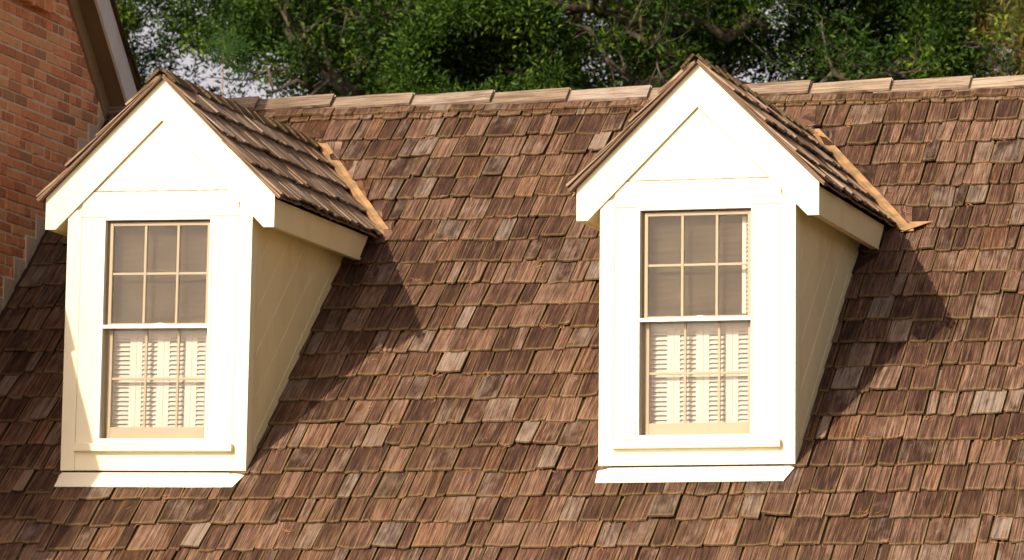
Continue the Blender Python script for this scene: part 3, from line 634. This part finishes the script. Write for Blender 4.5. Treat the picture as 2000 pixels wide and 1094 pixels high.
# ------------------------------------------------------------------ trees
def foliage(name, mat, parent, cent, rad, per, size, spread, aspect=.36, droop=0.0, needle=False):
    """cent (n,3) clump centres; every clump holds `per` small leaf blades"""
    n = len(cent); C = np.repeat(cent, per, axis=0); R_ = np.repeat(rad, per)
    d = rng.normal(size=(n*per, 3)); d /= np.linalg.norm(d, axis=1)[:, None]; rr = R_*rng.random(n*per)**.5
    P_ = C+d*rr[:, None]*np.array([1, 1, .75])
    ax = rng.normal(size=P_.shape)*.6+d*(.9 if not needle else 1.6)+np.array([0, 0, -droop]); ax /= np.linalg.norm(ax, axis=1)[:, None]
    sd_ = np.cross(ax, rng.normal(size=P_.shape)); sd_ /= np.linalg.norm(sd_, axis=1)[:, None]
    s = size*rng.uniform(.6, 1.35, len(P_)); A = ax*s[:, None]; B = sd_*(s*aspect*.5)[:, None]; nn = np.cross(ax, sd_)*(s*.10)[:, None]
    V_ = np.stack([P_, P_+A*.45+B+nn, P_+A, P_+A*.45-B+nn], 1).reshape(-1, 3)
    tint = np.repeat(np.clip(np.repeat(rng.random(n)**1.3, per)*.75+rng.random(n*per)*.32, 0, 1), 4)  # clump share of the tone paints sunlit and dark clusters into the leaves
    me = bpy.data.meshes.new(name); N_ = len(P_)
    me.vertices.add(N_*4); me.vertices.foreach_set('co', V_.astype(np.float32).ravel()); me.loops.add(N_*4); me.loops.foreach_set('vertex_index', np.arange(N_*4, dtype=np.int32))
    me.polygons.add(N_); me.polygons.foreach_set('loop_start', np.arange(0, N_*4, 4, dtype=np.int32)); me.update(calc_edges=True)
    ca = me.color_attributes.new('tint', 'FLOAT_COLOR', 'POINT'); z_ = np.ones((N_*4, 4), dtype=np.float32); z_[:, 0] = tint; ca.data.foreach_set('color', z_.ravel())
    me.materials.append(mat); o = bpy.data.objects.new(name, me); COL.objects.link(o); o.parent = parent; return o

def limb(mb, p, d, L, r, depth, tips, wig=.25, n=6, kids=(2, 4), up=.15):
    pts = [Vector(p)]; dd = Vector(d).normalized()
    for i in range(n):
        dd = (dd+Vector(rng.normal(0, wig/2.2, 3))+Vector((0, 0, up/n))).normalized(); pts.append(pts[-1]+dd*L/n)
    rads = [r*(1-.62*i/n) for i in range(n+1)]; mb.tube(pts, rads, 8 if r > .06 else 5)
    if depth == 0 or r < .012: tips.append((pts[-1], L)); tips.append((pts[-3], L)); return
    for k_ in range(int(rng.integers(*kids))+1):
        i = int(rng.integers(max(1, n//3), n+1)); s = Vector(rng.normal(0, 1, 3)); s -= dd*s.dot(dd); s.normalize()
        limb(mb, pts[i], dd*rng.uniform(.5, 1)+s*.9, L*rng.uniform(.5, .72), rads[i]*.62, depth-1, tips, wig*1.1, n, kids, up)
    tips.append((pts[-1], L))

def tree(name, label, cat, base, h_trunk, lean, r, limbs, mat_leaf, mat_bark, clump_n, box, per, size, group=None, needle_=False, rad=(.16, .34), holes=0.35, seed=1, branches=None, shape=None, aspect=.36):
    """box: (xc, yc, zc, rx, ry, rz) crown ellipsoid in world space"""
    global rng
    keep_rng = rng; rng = np.random.default_rng(seed)
    root = thing(name, label, cat, (base[0], base[1], GROUND), group); tips = []; mb = MB(); bx, by = 0, 0
    xc, yc, zc, rx, ry, rz = box; L0 = Vector((lean[0], lean[1], h_trunk)); pts = [Vector((0, 0, -.1))]; n = 8
    for i in range(1, n+1): pts.append(Vector((lean[0]*(i/n)**1.4+rng.normal(0, .05), lean[1]*(i/n)+rng.normal(0, .05), h_trunk*i/n)))
    mb.tube(pts, [r*(1.25 if i == 0 else 1-.55*i/n) for i in range(n+1)], 12)
    for _ in range(limbs):
        i = int(rng.integers(n//2, n+1)); a = rng.random()*6.28; limb(mb, pts[i], (math.cos(a), math.sin(a), rng.uniform(.15, .8)), rng.uniform(.55, .9)*min(rx, 3.2), r*.38, 2, tips)
    if branches:
        for (p, q_, r0) in branches:
            p = Vector(p)-Vector((base[0], base[1], GROUND)); q_ = Vector(q_)-Vector((base[0], base[1], GROUND)); m = 8; pp = [p.lerp(q_, i/m)+Vector(rng.normal(0, .07, 3))*(1 if 0 < i < m else 0) for i in range(m+1)]
            mb.tube(pp, [r0*(1-.6*i/m) for i in range(m+1)], 8)
            for i in range(2, m+1):
                s = Vector(rng.normal(0, 1, 3)); limb(mb, pp[i], s+Vector((0, 0, .4)), rng.uniform(.4, .9), r0*.32, 1, tips, .35)
    t = mb.build('trunk', mat_bark, root, smooth=True, fix=False)
    # crown: clumps inside an uneven shell, broken by a coarse random field so that gaps stay open
    cand = []; wv = rng.normal(0, 1, (14, 3))*1.5; wp = rng.random(14)*6.28
    while len(cand) < clump_n:
        q_ = rng.uniform(-1, 1, (4000, 3)); rr = np.linalg.norm(q_, axis=1)
        p = q_*np.array([rx, ry, rz])+np.array([xc, yc, zc]); fld = np.sin(p@wv.T+wp).sum(1)/math.sqrt(7)
        lump = 1+.14*np.sin(p[:, 0]*1.7+wp[0])*np.cos(p[:, 2]*2.1+wp[1])+.10*np.sin(p[:, 1]*2.3+wp[2])
        ok = (rr < lump)&(fld > -1.0+holes*1.6*rng.random(len(p)))&(rng.random(len(p)) < np.clip(np.exp(-np.maximum(0, np.abs(p[:, 2]-5.7)-1.6)*.55), .14, 1))
        if shape is not None: ok &= shape(p)
        cand += list(p[ok])
    cand = np.array(cand[:clump_n])-np.array([base[0], base[1], GROUND])
    if tips: tp = np.array([tuple(a) for a, _ in tips]); tp = tp[rng.random(len(tp)) < .6]; cand = np.concatenate([cand, tp])
    foliage('crown', mat_leaf, root, cand, rng.uniform(*rad, len(cand)), per, size, 1, needle=needle_, aspect=aspect)
    rng = keep_rng; return root

def at(px, py, y): v = pix(px, py, y); return (v.x, v.y, v.z)
def X(px, y): return pix(px, 100, y).x
G = 'trees behind the roof'
def under(y):                                                   # crowns lift away from the ground here and leave the sky open below
    a, b_, c_, z1 = X(425, y), X(572, y), X(300, y), at(500, 118, y)[2]; e0, e1, z2, z3 = X(292, y), X(352, y), at(320, 85, y)[2], at(320, 28, y)[2]
    return lambda p: ~(((p[:, 0] > a)&(p[:, 0] < b_)&(p[:, 2] < z1+.25*np.sin(p[:, 0]*9)))|((p[:, 0] > e0)&(p[:, 0] < e1)&(p[:, 2] > z2)&(p[:, 2] < z3)))
# dark broadleaf at the far left, sky showing through it
tree('broadleaf_tree', 'airy dark green tree with sky gaps, right behind the brick gable rake', 'tree', (X(330, 18)-1.2, 18), 5.5, (-.2, 0), .22, 9, M['leaf'], M['bark'], 620,
     (X(330, 18), 18, 7.6, 2.2, 1.6, 2.6), 105, .062, G, holes=.8, rad=(.14, .27), seed=21, shape=under(18))
tree('broadleaf_tree', 'large dark tree with a thick forked brown trunk, left of centre above the ridge', 'tree', (X(690, 17), 17), 10.5, (.45, 0), .34, 10, M['leaf'], M['bark'], 1900,
     (X(720, 17), 17, 6.9, 1.5, 1.7, 2.9), 62, .066, G, holes=.6, seed=22, shape=lambda p: under(17)(p)&~((np.abs(p[:, 0]-X(715, 17)-.05)<.27)&(p[:, 1]<16.9)&(p[:, 2]<at(715, 30, 17)[2])), branches=[(at(700, 190, 16.2), at(560, 60, 15.6), .085), (at(710, 150, 16.2), at(820, 20, 15.8), .10), (at(660, 200, 16.0), at(470, 135, 15.7), .035)])
tree('broadleaf_tree', 'rounded leafy tree with glossy green foliage low over the middle of the ridge', 'tree', (X(1000, 15), 15), 7.5, (0, 0), .16, 8, M['leaf2'], M['bark'], 1900,
     (X(955, 15), 15, 4.75, .80, .9, 1.15), 60, .062, G, holes=.25, seed=23)
tree('live_oak', 'wide dense oak with long bare horizontal limbs, behind the right dormer peak', 'tree', (X(1560, 17.5), 17.5), 8.6, (.2, 0), .36, 12, M['leaf'], M['bark'], 3800,
     (X(1600, 17.5), 17.5, 6.6, 2.0, 2.0, 2.35), 62, .066, G, holes=.22, seed=24, branches=[(at(1560, 172, 16.0), at(1060, 165, 15.3), .12), (at(1420, 150, 16.0), at(1040, -20, 15.0), .10), (at(1500, 60, 16.0), at(1180, 25, 15.2), .07), (at(1380, 130, 15.8), at(1225, 60, 15.0), .055), (at(1490, 175, 15.0), at(1760, 150, 14.6), .05), (at(1240, 160, 15.2), at(1150, 60, 14.9), .04)])
tree('broadleaf_tree', 'shaded tree with thin tangled twigs and dark leaves, left of the right dormer peak', 'tree', (X(1180, 20), 20), 9.5, (0, 0), .20, 9, M['leaf'], M['bark'], 520,
     (X(1180, 20), 20, 7.1, 1.35, 1.6, 2.6), 55, .07, G, holes=.65, seed=25)
tree('broadleaf_tree', 'deep green tree filling the gap between the forked trunk and the middle tree, farthest back', 'tree', (X(840, 24), 24), 10.5, (0, 0), .24, 8, M['leaf'], M['bark'], 520,
     (X(800, 24), 24, 8.0, 1.7, 1.6, 2.8), 60, .085, G, holes=.5, seed=26, shape=under(24))
# pines
def pine(name, label, bx, by, top, rx, seed, matn, clumps, barkm, per=70, size=.16, zc=None, rz=None, rr=.16):
    tree(name, label, 'pine tree', (bx, by), top-GROUND, (0, 0), .15 if rx > .6 else .008, 5 if rx > .6 else 0, matn, barkm, clumps, (bx, by, zc or top-1.6, rx, rx, rz or 1.9), per, size, None, needle_=True, rad=(.03, rr), holes=.45, seed=seed, aspect=.055)
pine('pine_tree', 'tall pine with reddish trunk and yellow needles, behind the middle of the ridge', X(1108, 22), 22, 11.0, 1.7, 31, M['needle_y'], 520, M['bark_pine'], zc=7.2, rz=2.6, size=.14, per=80)
pine('pine_tree', 'pine with yellow and orange needles at the far right edge', X(2020, 17), 17, 11.0, .62, 32, M['needle_y'], 520, M['bark_pine'], zc=6.6, rz=2.6, size=.15, per=90)
pine('pine_tree', 'thin pine with pale yellow needles glimpsed between the forked trunk tree and the middle bush', X(880, 18.5), 18.5, 8.5, .62, 34, M['needle_y'], 150, M['bark_pine'], zc=6.1, rz=1.5, size=.12, per=70)
pine('young_pine', 'young green pine shoot with upright leader, behind the left dormer ridge', X(432, 11), 11, at(432, 68, 11)[2], .30, 33, M['needle'], 34, M['bark_pine'], zc=at(432, 150, 11)[2], rz=.42, size=.10, rr=.04, per=34)
